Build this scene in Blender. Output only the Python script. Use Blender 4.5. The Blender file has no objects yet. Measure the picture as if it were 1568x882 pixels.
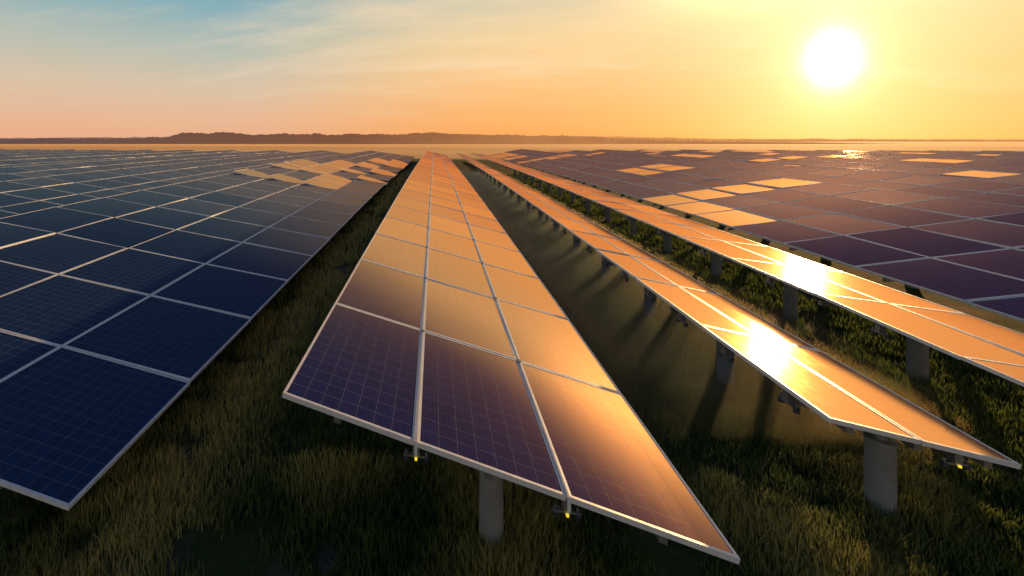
import bpy, math, random
import numpy as np
from mathutils import Vector, noise
random.seed(4); rng=np.random.default_rng(7)
S=bpy.context.scene
S.view_settings.view_transform='Standard'; S.view_settings.look='None'; S.view_settings.exposure=0
F=650.0; PX,PY=540.0,216.0; TH=math.radians(10.9); c,s=math.cos(TH),math.sin(TH); H=4.1
cam=bpy.data.cameras.new("camera"); co=bpy.data.objects.new("camera",cam); S.collection.objects.link(co)
co.location=(0,0,H); co.rotation_euler=(math.radians(90),0,TH)
cam.sensor_width=36; cam.lens=36*F/1568; cam.shift_x=(784-PX)/1568; cam.shift_y=-(441-PY)/1568
cam.clip_start=.05; cam.clip_end=20000; S.camera=co
def cam2world(px,D):
    xc=(px-PX)/F*D; return (xc*c-D*s, xc*s+D*c)
K=.0242; G=.6
def g(Y): return math.tanh(K*Y/G)*G
YEND=80
sx=(1275-PX); sz=F; sy=PY-90
X=sx*c-sz*s; Y=sx*s+sz*c
sun=Vector((X,Y,sy)).normalized()
az=math.atan2(sun.x,sun.y); el=math.asin(sun.z)
class N:
    def __init__(s_,nt): s_.nt=nt; nt.nodes.clear()
    def n(s_,t,**k):
        a=s_.nt.nodes.new(t)
        for q,v in k.items(): setattr(a,q,v)
        return a
    def l(s_,a,b): s_.nt.links.new(a,b)
    def put(s_,inp,v):
        if isinstance(v,bpy.types.NodeSocket): s_.l(v,inp)
        else: inp.default_value=v
    def m(s_,op,a,b=0.0,cc=None,clamp=False):
        x=s_.n('ShaderNodeMath',operation=op); x.use_clamp=clamp
        s_.put(x.inputs[0],a); s_.put(x.inputs[1],b)
        if cc is not None: s_.put(x.inputs[2],cc)
        return x.outputs[0]
    def mix(s_,f,a,b,bt='MIX'):
        x=s_.n('ShaderNodeMix',data_type='RGBA',blend_type=bt)
        s_.put(x.inputs[0],f)
        for i,v in ((6,a),(7,b)):
            s_.put(x.inputs[i], v if isinstance(v,bpy.types.NodeSocket) else (v[0],v[1],v[2],1))
        return x.outputs[2]
    def ramp(s_,f,st,interp='LINEAR'):
        x=s_.n('ShaderNodeValToRGB'); e=x.color_ramp.elements; x.color_ramp.interpolation=interp
        while len(e)<len(st): e.new(.5)
        for i,(p,q) in enumerate(st):
            e[i].position=p; e[i].color=(q[0],q[1],q[2],1) if not isinstance(q,(int,float)) else (q,q,q,1)
        s_.put(x.inputs[0],f); return x.outputs[0]
    def mr(s_,v,a,b,cc=0.0,d=1.0,t='LINEAR'):
        x=s_.n('ShaderNodeMapRange',interpolation_type=t); s_.put(x.inputs[0],v)
        for i,q in enumerate((a,b,cc,d)): x.inputs[i+1].default_value=q
        return x.outputs[0]
    def noise(s_,vec,sc,det=4,rough=.5):
        x=s_.n('ShaderNodeTexNoise'); s_.l(vec,x.inputs['Vector']); x.inputs['Scale'].default_value=sc
        x.inputs['Detail'].default_value=det; x.inputs['Roughness'].default_value=rough; return x.outputs['Fac']
    def vmul(s_,v,m):
        x=s_.n('ShaderNodeVectorMath',operation='MULTIPLY'); s_.l(v,x.inputs[0]); x.inputs[1].default_value=m; return x.outputs[0]
# ---------------- world
W=bpy.data.worlds.new("World"); S.world=W; W.use_nodes=True
w=N(W.node_tree); tc=w.n('ShaderNodeTexCoord').outputs['Generated']
sep=w.n('ShaderNodeSeparateXYZ'); w.l(tc,sep.inputs[0]); dx,dy,dz=sep.outputs
dot=w.n('ShaderNodeVectorMath',operation='DOT_PRODUCT'); w.l(tc,dot.inputs[0]); dot.inputs[1].default_value=sun; dt=dot.outputs['Value']
away=w.ramp(w.mr(dz,0,1),[(0,(.86,.44,.26)),(.05,(.84,.49,.31)),(.12,(.72,.56,.40)),(.2,(.50,.54,.46)),(.30,(.22,.43,.50)),(.40,(.06,.11,.2)),(1,(.02,.05,.14))])
tow=w.ramp(w.mr(dz,0,1),[(0,(.98,.37,.09)),(.06,(.98,.45,.14)),(.14,(.98,.57,.23)),(.22,(.92,.66,.33)),(.31,(.66,.62,.44)),(.42,(.11,.10,.17)),(1,(.02,.05,.14))])
fac=w.mr(dt,.40,.93,0,1,'SMOOTHSTEP')
base=w.mix(fac,away,tow)
cv=w.n('ShaderNodeCombineXYZ'); ay=w.m('ADD',dz,.18)
w.l(w.m('DIVIDE',dx,ay),cv.inputs[0]); w.l(w.m('DIVIDE',dy,ay),cv.inputs[1])
mp=w.n('ShaderNodeMapping'); w.l(cv.outputs[0],mp.inputs[0]); mp.inputs['Rotation'].default_value=(0,0,math.radians(25)); mp.inputs['Scale'].default_value=(.35,1.3,1)
cn=w.noise(mp.outputs[0],1.1,10,.66)
cf=w.m('MULTIPLY',w.mr(cn,.46,.70,0,.7,'SMOOTHSTEP'),w.m('MULTIPLY',w.mr(dz,.03,.15,0,1),w.mr(dz,.3,.42,1,0)))
base=w.mix(cf,base,w.mix(fac,(.86,.70,.52),(1,.72,.42)))
daz=w.m('SUBTRACT',w.m('ARCTAN2',dx,dy),az)
del_=w.m('SUBTRACT',w.m('ARCSINE',dz),el)
def rad(ax,bx,oa=0,ob=0):
    hx=w.m('MULTIPLY',w.m('SUBTRACT',daz,oa),ax); hy=w.m('MULTIPLY',w.m('SUBTRACT',del_,ob),bx)
    return w.m('SQRT',w.m('ADD',w.m('MULTIPLY',hx,hx),w.m('MULTIPLY',hy,hy)))
r=rad(1.25,.85)
def glow(A,sc,p=1.0,rr=None):
    q=w.m('POWER',w.m('DIVIDE',rr or r,sc),p)
    return w.m('MULTIPLY',w.m('EXPONENT',w.m('MULTIPLY',q,-1)),A)
def comb(f):
    x=w.n('ShaderNodeCombineXYZ')
    for i in range(3): w.l(f,x.inputs[i])
    return x.outputs[0]
def addc(a,f,col): return w.mix(1.0,a,w.mix(1.0,col,comb(f),'MULTIPLY'),'ADD')
base=addc(base,glow(16,.0135,1.08),(1,.86,.60))
base=addc(base,glow(.75,.085),(1,.76,.40))
base=addc(base,glow(.20,.35),(1,.48,.12))
base=addc(base,glow(2.0,1.0,2.0,rad(1/math.radians(8),1/math.radians(4.2),math.radians(-4),math.radians(11))),(1,.56,.20))  # added warm sky glow above the frame, shaped to gild the centre row
below=w.mr(dz,-.03,-.005)
base=w.mix(below,(.12,.08,.05),base)
bg=w.n('ShaderNodeBackground'); w.l(base,bg.inputs[0]); bg.inputs[1].default_value=.95
sk=w.n('ShaderNodeTexSky',sky_type='NISHITA'); sk.sun_disc=False; sk.sun_elevation=el; sk.sun_rotation=az
bg2=w.n('ShaderNodeBackground'); w.l(sk.outputs[0],bg2.inputs[0]); bg2.inputs[1].default_value=.005
ad=w.n('ShaderNodeAddShader'); w.l(bg.outputs[0],ad.inputs[0]); w.l(bg2.outputs[0],ad.inputs[1])
w.l(ad.outputs[0],w.n('ShaderNodeOutputWorld').inputs[0])
L=bpy.data.lights.new("sun","SUN"); L.energy=5; L.angle=math.radians(.6); L.color=(1,.58,.22)
lo=bpy.data.objects.new("sun",L); S.collection.objects.link(lo); lo.rotation_euler=(-sun).to_track_quat('-Z','Y').to_euler()
# ---------------- materials
def mat(name):
    m=bpy.data.materials.new(name); m.use_nodes=True; a=N(m.node_tree)
    b=a.n('ShaderNodeBsdfPrincipled'); o=a.n('ShaderNodeOutputMaterial'); a.l(b.outputs[0],o.inputs[0]); return m,a,b,o
def simple(name,col,rough=.5,metal=0,em=None,var=.15,sc=12):
    m,a,b,o=mat(name); t=a.n('ShaderNodeTexCoord').outputs['Object']
    nz=a.noise(t,sc,5,.6)
    cc=a.mix(nz,tuple(x*(1-var) for x in col),tuple(min(1,x*(1+var)) for x in col))
    a.l(cc,b.inputs['Base Color']); b.inputs['Metallic'].default_value=metal
    a.l(a.mr(nz,.3,.7,rough*.85,min(1,rough*1.15)),b.inputs['Roughness'])
    if em: b.inputs['Emission Color'].default_value=(*em[0],1); b.inputs['Emission Strength'].default_value=em[1]
    return m
def cellmat(name,gain,power,cap,ior,tint,r0,r1,navy=(1,1,1)):
    m,a,b,o=mat(name)
    uv=a.n('ShaderNodeUVMap',uv_map='UVMap').outputs[0]; rn=a.n('ShaderNodeUVMap',uv_map='rnd').outputs[0]
    su=a.n('ShaderNodeSeparateXYZ'); a.l(uv,su.inputs[0]); U,V=su.outputs[0],su.outputs[1]
    sr=a.n('ShaderNodeSeparateXYZ'); a.l(rn,sr.inputs[0]); R1=sr.outputs[0]
    def line(x,freq,wd):
        f=a.m('FRACT',a.m('MULTIPLY',x,freq)); d=a.m('ABSOLUTE',a.m('SUBTRACT',f,.5))
        return a.m('GREATER_THAN',d,.5-wd*freq/2)
    cell=a.m('MAXIMUM',line(U,1/.158,.0045),line(V,1/.158,.0045))
    bus=line(a.m('ADD',U,.026),1/.0527,.0015); fing=line(V,1/.0395,.0022)
    nv=lambda r_,g_,b_:(r_*navy[0],g_*navy[1],b_*navy[2])
    basec=a.mix(R1,nv(.004,.012,.040),nv(.010,.013,.038))
    cid=a.n('ShaderNodeTexWhiteNoise'); sn=a.n('ShaderNodeVectorMath',operation='SNAP'); a.l(uv,sn.inputs[0]); sn.inputs[1].default_value=(.158,.158,1); a.l(sn.outputs[0],cid.inputs[0])
    basec=a.mix(a.m('MULTIPLY',cid.outputs[0],.4),basec,nv(.012,.018,.06))
    basec=a.mix(a.m('MULTIPLY',fing,.3),basec,(.06,.07,.12))
    basec=a.mix(a.m('MULTIPLY',bus,.45),basec,(.12,.12,.17))
    basec=a.mix(a.m('MULTIPLY',cell,.7),basec,(.20,.21,.27))
    df=a.n('ShaderNodeBsdfDiffuse'); a.l(basec,df.inputs[0])
    gl=a.n('ShaderNodeBsdfAnisotropic'); gl.inputs['Color'].default_value=(*tint,1)
    obj=a.n('ShaderNodeTexCoord').outputs['Object']
    dust=a.noise(obj,5,7,.7)
    rg=a.m('ADD',a.mr(dust,.3,.75,r0,r1),a.m('MULTIPLY',cell,.05)); a.l(rg,gl.inputs['Roughness'])
    bmp=a.n('ShaderNodeBump'); a.l(a.noise(obj,.9,1),bmp.inputs['Height']); bmp.inputs['Strength'].default_value=.04; bmp.inputs['Distance'].default_value=.05
    a.l(bmp.outputs[0],gl.inputs['Normal'])
    fr=a.n('ShaderNodeFresnel'); fr.inputs[0].default_value=ior
    f0=a.m('MULTIPLY',a.m('POWER',fr.outputs[0],power),gain)
    f0=a.m('MINIMUM',f0,cap)
    fc=a.m('MULTIPLY',f0,a.m('MULTIPLY',a.mr(R1,0,1,.88,1.05),a.m('SUBTRACT',1.0,a.m('MULTIPLY',cell,.25))),clamp=True)
    mx=a.n('ShaderNodeMixShader'); a.l(fc,mx.inputs[0]); a.l(df.outputs[0],mx.inputs[1]); a.l(gl.outputs[0],mx.inputs[2]); a.l(mx.outputs[0],o.inputs[0])
    return m
MG=cellmat("solar_cell_glass",340,3.0,.74,1.5,(1,.56,.27),.08,.115,(1.4,1.7,3.0))
MGF=cellmat("solar_cell_antireflective_glass",.55,1.0,.17,1.5,(1,.68,.66),.08,.14,(1.9,2.3,3.0))
MGL=cellmat("solar_cell_blue_glass",.50,1.0,.22,1.5,(.9,.72,.66),.08,.14,(1.2,2.7,2.6))
MF=simple("aluminium_frame",(.80,.83,.85),.4,.15)
MR=simple("galvanised_steel",(.35,.36,.37),.45,.8)
MD=simple("dark_steel",(.05,.06,.08),.4,.5)
MC=simple("concrete_post",(.22,.23,.23),.85,0,var=.45,sc=5)
MY=simple("yellow_lamp",(.9,.7,.05),.4,0,em=((1,.75,.05),.8))
MB=simple("back_sheet",(.25,.25,.26),.6)
class MBld:
    def __init__(s_): s_.v=[];s_.f=[];s_.mi=[];s_.uv=[];s_.rn=[]
    def face(s_,idx,mi,uv=None,r=(0,0)):
        s_.f.append(idx); s_.mi.append(mi)
        s_.uv+= uv if uv else [(0,0)]*len(idx); s_.rn+=[r]*len(idx)
    def box(s_,p,ux,uy,uz,mi=0):
        i=len(s_.v); p=Vector(p)
        for k in range(8): s_.v.append(tuple(p+(ux if k&1 else Vector())+(uy if k&2 else Vector())+(uz if k&4 else Vector())))
        for q in ((0,2,3,1),(4,5,7,6),(0,1,5,4),(2,6,7,3),(0,4,6,2),(1,3,7,5)): s_.face([i+x for x in q],mi)
    def cyl(s_,p,r0,r1,h,mi=0,n=20,axis=None):
        i=len(s_.v); p=Vector(p); ax=Vector(axis or (0,0,1)).normalized()
        t=ax.orthogonal().normalized(); bb=ax.cross(t)
        for k in range(n):
            q=2*math.pi*k/n; d=t*math.cos(q)+bb*math.sin(q)
            s_.v.append(tuple(p+d*r0)); s_.v.append(tuple(p+ax*h+d*r1))
        for k in range(n):
            k2=(k+1)%n; s_.face([i+2*k,i+2*k2,i+2*k2+1,i+2*k+1],mi)
        s_.face([i+2*k for k in range(n)][::-1],mi); s_.face([i+2*k+1 for k in range(n)],mi)
    def obj(s_,name,mats,parent=None):
        me=bpy.data.meshes.new(name); me.from_pydata(s_.v,[],s_.f)
        for m in mats: me.materials.append(m)
        me.polygons.foreach_set('material_index',s_.mi)
        for nm,dat in (('UVMap',s_.uv),('rnd',s_.rn)):
            u=me.uv_layers.new(name=nm); u.data.foreach_set('uv',np.array(dat,dtype=np.float32).ravel())
        ob=bpy.data.objects.new(name,me); S.collection.objects.link(ob)
        if parent: ob.parent=parent
        return ob
def empty(name):
    e=bpy.data.objects.new(name,None); S.collection.objects.link(e); e.empty_display_size=.3; return e
LP=2.036
def row(XL,dL,XR,dR,ncol,Y0,Yend=YEND,detail=2,jit=.004,goldf=None,gm0=0,postx=None,poststart=None,pstep=2.45):
    par=empty("solar_panel_row")
    ZL,ZR=H-dL,H-dR
    B=MBld(); wcol=(XR-XL)/ncol; tl=(ZR-ZL)/(XR-XL)
    nrow=int((Yend-Y0)/LP)
    gap=.010; th=.045; fw=.024
    for j in range(nrow):
        ya=Y0+j*LP+gap; yb=Y0+(j+1)*LP-gap
        for i in range(ncol):
            xa=XL+i*wcol+gap; xb=XL+(i+1)*wcol-gap
            cx,cy=(xa+xb)/2,(ya+yb)/2
            ro=random.gauss(0,jit); pi=random.gauss(0,jit); gm=gm0
            if goldf:
                q=goldf(cx,cy)
                if q is not None: gm=0; ro+=q
            def P(x,y,off):
                z=ZL+(x-XL)*tl+g(cy)+(y-cy)*((g(yb)-g(ya))/(yb-ya))+ro*(x-cx)+pi*(y-cy)
                nn=Vector((-(tl+ro),-K-pi,1)).normalized()
                return tuple(Vector((x,y,z))+nn*off)
            k=len(B.v)
            O=[(xa,ya),(xb,ya),(xb,yb),(xa,yb)]; I=[(xa+fw,ya+fw),(xb-fw,ya+fw),(xb-fw,yb-fw),(xa+fw,yb-fw)]
            for q in O: B.v.append(P(*q,0))
            for q in I: B.v.append(P(*q,0))
            for q in I: B.v.append(P(*q,-.005))
            for q in O: B.v.append(P(*q,-th))
            r=(random.random(),random.random())
            for e in range(4):
                e2=(e+1)%4
                B.face([k+e,k+e2,k+4+e2,k+4+e],1); B.face([k+4+e,k+4+e2,k+8+e2,k+8+e],1)
                B.face([k+12+e,k+12+e2,k+e2,k+e],1)
            u,v=I[1][0]-I[0][0],I[2][1]-I[0][1]
            B.face([k+8,k+9,k+10,k+11],gm,[(0,0),(u,0),(u,v),(0,v)],r)
            B.face([k+15,k+14,k+13,k+12],2)
    B.obj("panels",[MG,MF,MB,MGF,MGL],par)
    R=MBld()
    def top(x,y): return ZL+(x-XL)*tl+g(y)
    seg=6.0
    if detail>=1:
        wd=XR-XL
        for fx in (.14,.5,.86) if ncol!=4 else (.1,.37,.63,.9):
            x=XL+wd*fx; y=Y0+.05
            while y<Yend-1:
                y2=min(y+seg,Y0+nrow*LP-.05)
                if y2-y<.1: break
                a0=Vector((x-.03,y,top(x,y)-th-.075)); 
                R.box(a0,Vector((.06,0,.06*tl)),Vector((0,y2-y,g(y2)-g(y))),Vector((0,0,.06)),0); y=y2
    if detail>=2:
        px=postx if postx is not None else (XL+XR)/2
        y=poststart if poststart else Y0+.7
        while y<min(Yend,45):
            gz=g(y)-.15; zt=top(px,y)-th-.08
            R.cyl((px,y,gz),.115,.11,zt-gz-.22,1,24)
            R.cyl((px,y,zt-.24),.122,.122,.03,0,24)
            R.cyl((px,y,zt-.22),.05,.05,.18,0,14)
            R.cyl((px,y,zt-.10),.08,.08,.03,0,14)
            x0,x1=XL+.12,XR-.12
            R.box(Vector((x0,y-.035,top(x0,y)-th-.15)),Vector((x1-x0,0,(x1-x0)*tl)),Vector((0,.07,0)),Vector((0,0,.07)),0)
            y+=pstep
    if R.v: R.obj("support_frame",[MR,MC],par)
    return par,top
def clamp(B,x,y,z,sc=1.0,lamp=True,dirv=(1,0)):
    ex=Vector((dirv[0],dirv[1],0)); ey=Vector((-dirv[1],dirv[0],0)); p=Vector((x,y,z))
    B.box(p-ex*.03*sc-ey*.03*sc-Vector((0,0,.07*sc)),ex*.06*sc,ey*.06*sc,Vector((0,0,.10*sc)),0)
    B.box(p-ex*.10*sc-ey*.02*sc-Vector((0,0,.075*sc)),ex*.20*sc,ey*.04*sc,Vector((0,0,.018*sc)),0)
    for sg in (-1,1):
        q=p+ex*.085*sc*sg-Vector((0,0,.105*sc))
        B.cyl(q,.012*sc,.012*sc,.08*sc,0,8)
        B.cyl(q-Vector((0,0,.004)),.026*sc,.022*sc,.026*sc,1,8)
        B.cyl(q+Vector((0,0,.03*sc)),.030*sc,.018*sc,.018*sc,1,8)
    if lamp:
        q=p-ey*.035*sc-Vector((0,0,.055*sc)); B.cyl(q-Vector((0,0,.03*sc)),.012*sc,.012*sc,.020*sc,2,12)
# --- central table
Y2=3.61
p2,top2=row(-1.345,2.34,2.23,3.18,3,Y2,poststart=4.34,postx=.547)
B=MBld(); wc=(2.23+1.345)/3
for i,x in ((1,-1.345+wc),(2,-1.345+2*wc)):
    y=Y2-.01
    while y<YEND-2:
        y2=y+LP
        hw=.007
        B.box((x-hw,y,top2(x,y)+.006),Vector((2*hw,0,0)),Vector((0,LP-.05,g(y2)-g(y))),Vector((0,0,.010)),3)
        B.box((x-.022,y+LP-.05,top2(x,y2)+.004),Vector((.044,0,0)),Vector((0,.05,0)),Vector((0,0,.018)),0)
        y=y2
    B.box((x-.012,Y2-.022,top2(x,Y2)-.10),Vector((.024,0,0)),Vector((0,.012,0)),Vector((0,0,.122)),3)
    clamp(B,x,Y2+.06,top2(x,Y2)-.085)
B.obj("clamps",[MR,MD,MY,MF],p2)
Y3=4.9
p3,top3=row(3.75,2.80,5.22,3.045,2,Y3,poststart=5.5,postx=4.66)
B=MBld()
for j in range(22):
    y=Y3+.55+j*LP/2; clamp(B,3.80,y,top3(3.8,y)-.10,1.15,False,(0,1))
clamp(B,4.78,Y3+.06,top3(4.78,Y3)-.085)
B.obj("clamps",[MR,MD,MY,MF],p3)
p4,top4=row(6.25,2.75,8.32,2.95,2,4.4,poststart=8.5,postx=7.7,pstep=2.5)
B=MBld()
for j in range(22):
    y=5.4+j*LP; clamp(B,6.30,y,top4(6.30,y)-.10,1.15,False,(0,1))
B.obj("clamps",[MR,MD,MY,MF],p4)
def goldR(cx,cy):
    X_=(cx-9.35)/1.4
    if (0<X_<1 and 16<cy<22) or (0<X_<4 and 20<cy<22.4) : return -.03
    n=noise.noise(Vector((round(cx/2.8)*.9,round(cy/2.036)*.35,2.2)))
    if cy>27 and cx<16 and n>.15: return -.04
    if cy>22 and 16<cx<60 and n>.27: return -.04
    return None
def goldL(cx,cy):
    if -12<cx<-3.3 and cy>24 and cy<34+(cx+12)*4: return -.10 if noise.noise(Vector((cx*.3,cy*.2,1)))>-.12 else None
    return None
x=9.35; k=0
while x<130:
    row(x,3.1,x+5.6,2.0,4,5.5 if k==0 else 4+x*.35,detail=2 if k==0 else 1,postx=x+2.8,jit=.006,gm0=3,goldf=goldR)
    x+=6.4; k+=1
x=-3.36; k=0
while x>-100:
    row(x-8.56,2.36,x,3.5,4,3.4,detail=2 if k<2 else 1,jit=.006,gm0=4,goldf=goldL)
    x-=9.3; k+=1
# ---------------- ground
def gh(x,y):
    z=g(y)
    if abs(x)<30 and y<60: z+=.05*noise.noise(Vector((x*.5,y*.5,0)))+.02*noise.noise(Vector((x*2.1,y*2.1,3)))
    return z
ys=list(np.arange(-6,14,.22))+list(np.arange(14,60,1.0))+list(np.arange(60,140,5))+[150,200,300,500,900,1800,4000,9000]
xs=[-9000,-3000,-1000,-400,-200,-100,-60,-40,-25]+list(np.arange(-16,16,.25))+[20,25,40,60,100,200,400,1000,3000,9000]
v=[(x,y,gh(x,y)) for y in ys for x in xs]; nx=len(xs)
f=[(j*nx+i,j*nx+i+1,(j+1)*nx+i+1,(j+1)*nx+i) for j in range(len(ys)-1) for i in range(nx-1)]
me=bpy.data.meshes.new("ground"); me.from_pydata(v,[],f); me.polygons.foreach_set('use_smooth',[True]*len(f))
gr=bpy.data.objects.new("ground",me); S.collection.objects.link(gr)
m,a,b,o=mat("soil_and_grass"); t=a.n('ShaderNodeTexCoord').outputs['Object']
n1=a.noise(t,.6,6,.6); n2=a.noise(t,9,6,.7); nf=a.noise(a.vmul(t,(.002,.012,0)),1,4,.5)
soil=a.mix(n2,(.09,.055,.035),(.28,.20,.14)); grass=a.mix(n2,(.03,.045,.012),(.09,.11,.03))
near=a.mix(a.mr(n1,.42,.55),soil,grass)
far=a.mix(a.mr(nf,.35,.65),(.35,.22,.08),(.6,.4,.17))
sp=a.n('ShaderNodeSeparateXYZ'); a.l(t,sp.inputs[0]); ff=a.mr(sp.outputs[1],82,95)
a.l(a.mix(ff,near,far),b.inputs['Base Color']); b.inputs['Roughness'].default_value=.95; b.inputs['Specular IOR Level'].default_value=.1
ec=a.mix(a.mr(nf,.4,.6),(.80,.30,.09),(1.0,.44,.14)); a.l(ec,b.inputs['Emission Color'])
st=a.m('GREATER_THAN',sp.outputs[1],84); es=a.m('MULTIPLY',st,a.mr(sp.outputs[1],84,400,.25,.60)); a.l(es,b.inputs['Emission Strength'])  # distance haze painted as a glow of the far ground
bmp=a.n('ShaderNodeBump'); a.l(n2,bmp.inputs['Height']); bmp.inputs['Strength'].default_value=.8; bmp.inputs['Distance'].default_value=.06; a.l(bmp.outputs[0],b.inputs['Normal'])
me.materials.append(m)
# ---------------- grass
n=270000
u=rng.random(n); D=3.2*(45/3.2)**u
ang=rng.uniform(-1.0,1.75,n)
xc=ang*D; gx=xc*c-D*s; gy=xc*s+D*c
cl=np.array([noise.noise(Vector((a_*.7,b_*.7,5))) for a_,b_ in zip(gx,gy)])
cl2=np.array([noise.noise(Vector((a_*2.5,b_*2.5,9))) for a_,b_ in zip(gx,gy)])
keep=(cl+.5*cl2>-.36+.12*rng.standard_normal(n))&(gy>1.5)&(gx<9.5)&(gx>-8)
gx,gy,D,cl,cl2=gx[keep],gy[keep],D[keep],cl[keep],cl2[keep]; n=len(gx)
gz=np.array([gh(a_,b_) for a_,b_ in zip(gx,gy)])-.01
lit_tint=np.clip(1.25-np.abs(gx+2.9+.3*cl2)/.8,0,1)+.8*np.clip(cl*1.6+.1,0,1)*(D<5.2)  # sunlit strip by the left row and foreground patches, painted into blade colour
lit_tint=np.clip(lit_tint,0,1)
hh=(.11+.08*rng.random(n)+.12*np.clip(cl,-.3,1)+.07*cl2+.05*lit_tint)*(1+np.clip(D-6,0,30)*.006)
hh=np.clip(hh,.05,.34)
ww=.0030+.0011*D
th=rng.uniform(0,2*np.pi,n); la=rng.uniform(0,2*np.pi,n); lean=rng.random(n)**1.5*.55*hh
tx,ty=np.cos(th)*ww,np.sin(th)*ww
bx,by=np.cos(la)*lean,np.sin(la)*lean
V_=np.zeros((n,5,3),dtype=np.float32)
V_[:,0]=np.stack([gx-tx,gy-ty,gz],1); V_[:,1]=np.stack([gx+tx,gy+ty,gz],1)
V_[:,2]=np.stack([gx+tx*.75+bx*.3,gy+ty*.75+by*.3,gz+hh*.55],1); V_[:,3]=np.stack([gx-tx*.75+bx*.3,gy-ty*.75+by*.3,gz+hh*.55],1)
V_[:,4]=np.stack([gx+bx,gy+by,gz+hh],1)
me=bpy.data.meshes.new("grass"); me.vertices.add(n*5); me.vertices.foreach_set('co',V_.ravel())
base_=np.arange(n)*5
li=np.concatenate([np.stack([base_,base_+1,base_+2,base_+3],1),np.stack([base_+3,base_+2,base_+4],1)],1).ravel()
me.loops.add(n*7); me.loops.foreach_set('vertex_index',li.astype(np.int32))
ls=np.stack([np.arange(n)*7,np.arange(n)*7+4],1).ravel(); me.polygons.add(n*2); me.polygons.foreach_set('loop_start',ls.astype(np.int32))
me.update(calc_edges=True)
rv=rng.random(n)
for nm,arr in (("tip",np.stack([np.zeros(n),np.zeros(n),np.full(n,.5),np.full(n,.5),np.ones(n)],1).ravel()),("rv",np.repeat(rv,5)),("lit_tint",np.repeat(lit_tint,5))):
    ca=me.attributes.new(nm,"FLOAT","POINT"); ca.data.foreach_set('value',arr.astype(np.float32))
go=bpy.data.objects.new("grass",me); S.collection.objects.link(go)
m,a,b,o=mat("grass_blades")
A=lambda q: a.n('ShaderNodeAttribute',attribute_name=q).outputs['Fac']
tip,rvn,lit_n=A('tip'),A('rv'),A('lit_tint')
col=a.mix(rvn,(.030,.080,.022),(.10,.17,.05)); col=a.mix(a.m('MULTIPLY',tip,.5),col,(.24,.25,.08))
col=a.mix(a.m('MULTIPLY',lit_n,.85),col,a.mix(rvn,(.50,.39,.11),(.80,.66,.24)))  # gold of sunlight mixed into the blade colour
df=a.n('ShaderNodeBsdfDiffuse'); a.l(col,df.inputs[0])
tr=a.n('ShaderNodeBsdfTranslucent'); a.l(col,tr.inputs[0]); mx=a.n('ShaderNodeMixShader'); mx.inputs[0].default_value=.45
a.l(df.outputs[0],mx.inputs[1]); a.l(tr.outputs[0],mx.inputs[2]); a.l(mx.outputs[0],o.inputs[0])
me.materials.append(m)
# ---------------- low evening mist between the rows
B=MBld(); B.box((2.35,6.2,-.1),Vector((3.8,0,0)),Vector((0,40,0)),Vector((0,0,1.28)))
mo=B.obj("ground_mist",[])
m=bpy.data.materials.new("mist"); m.use_nodes=True; a=N(m.node_tree); o=a.n('ShaderNodeOutputMaterial')
vs_=a.n('ShaderNodeVolumeScatter'); vs_.inputs['Color'].default_value=(1,.74,.36,1); vs_.inputs['Density'].default_value=.34; vs_.inputs['Anisotropy'].default_value=.62
a.l(vs_.outputs[0],o.inputs['Volume']); mo.data.materials.append(m)
# ---------------- distant tree line / hills
def ridge(name,D,pts,col,em,seed,rough):
    vs=[];fs=[]
    x0,x1=pts[0][0],pts[-1][0]; xsn=np.arange(x0,x1,1.2)
    for i,px in enumerate(xsn):
        hp=np.interp(px,[p[0] for p in pts],[p[1] for p in pts])
        q=noise.fractal(Vector((px*.03,seed,0)),.8,2.1,6)*rough+noise.noise(Vector((px*.25,seed,4)))*rough*.5
        hpx=hp+q*max(0,min(1,hp/6))
        for k,(dd,hf) in enumerate(((0,0),(D*.01,.65),(D*.03,1.0),(D*.06,.6),(D*.1,0))):
            X,Y=cam2world(px,D+dd)
            zb=.6; zt=H+hpx*D/F
            nzv=noise.noise(Vector((px*.4,k*3.3,seed)))*rough*.35*D/F if 0<hf<1 else 0
            vs.append((X,Y,zb+(zt-zb)*hf+nzv-(2 if hf==0 else 0)))
    for i in range(len(xsn)-1):
        for k in range(4): fs.append((i*5+k,(i+1)*5+k,(i+1)*5+k+1,i*5+k+1))
    me=bpy.data.meshes.new(name); me.from_pydata(vs,[],fs); ob=bpy.data.objects.new(name,me); S.collection.objects.link(ob)
    m,a,b,o=mat(name+"_hazy"); t=a.n('ShaderNodeTexCoord').outputs['Object']
    nz=a.noise(t,.03,6,.7); a.l(a.mix(nz,tuple(q*.6 for q in col),col),b.inputs['Base Color']); b.inputs['Roughness'].default_value=1
    sp=a.n('ShaderNodeSeparateXYZ'); a.l(t,sp.inputs[0])
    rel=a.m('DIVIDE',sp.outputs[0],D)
    ec=a.ramp(a.mr(rel,-1.0,1.0),[(0,em[0]),(.4,em[1]),(.62,em[2]),(1,em[2])]); a.l(a.mix(a.m('MULTIPLY',nz,.4),ec,(.12,.06,.04)),b.inputs['Emission Color']); b.inputs['Emission Strength'].default_value=.8  # aerial haze painted as emission, coloured along the ridge
    me.materials.append(m)
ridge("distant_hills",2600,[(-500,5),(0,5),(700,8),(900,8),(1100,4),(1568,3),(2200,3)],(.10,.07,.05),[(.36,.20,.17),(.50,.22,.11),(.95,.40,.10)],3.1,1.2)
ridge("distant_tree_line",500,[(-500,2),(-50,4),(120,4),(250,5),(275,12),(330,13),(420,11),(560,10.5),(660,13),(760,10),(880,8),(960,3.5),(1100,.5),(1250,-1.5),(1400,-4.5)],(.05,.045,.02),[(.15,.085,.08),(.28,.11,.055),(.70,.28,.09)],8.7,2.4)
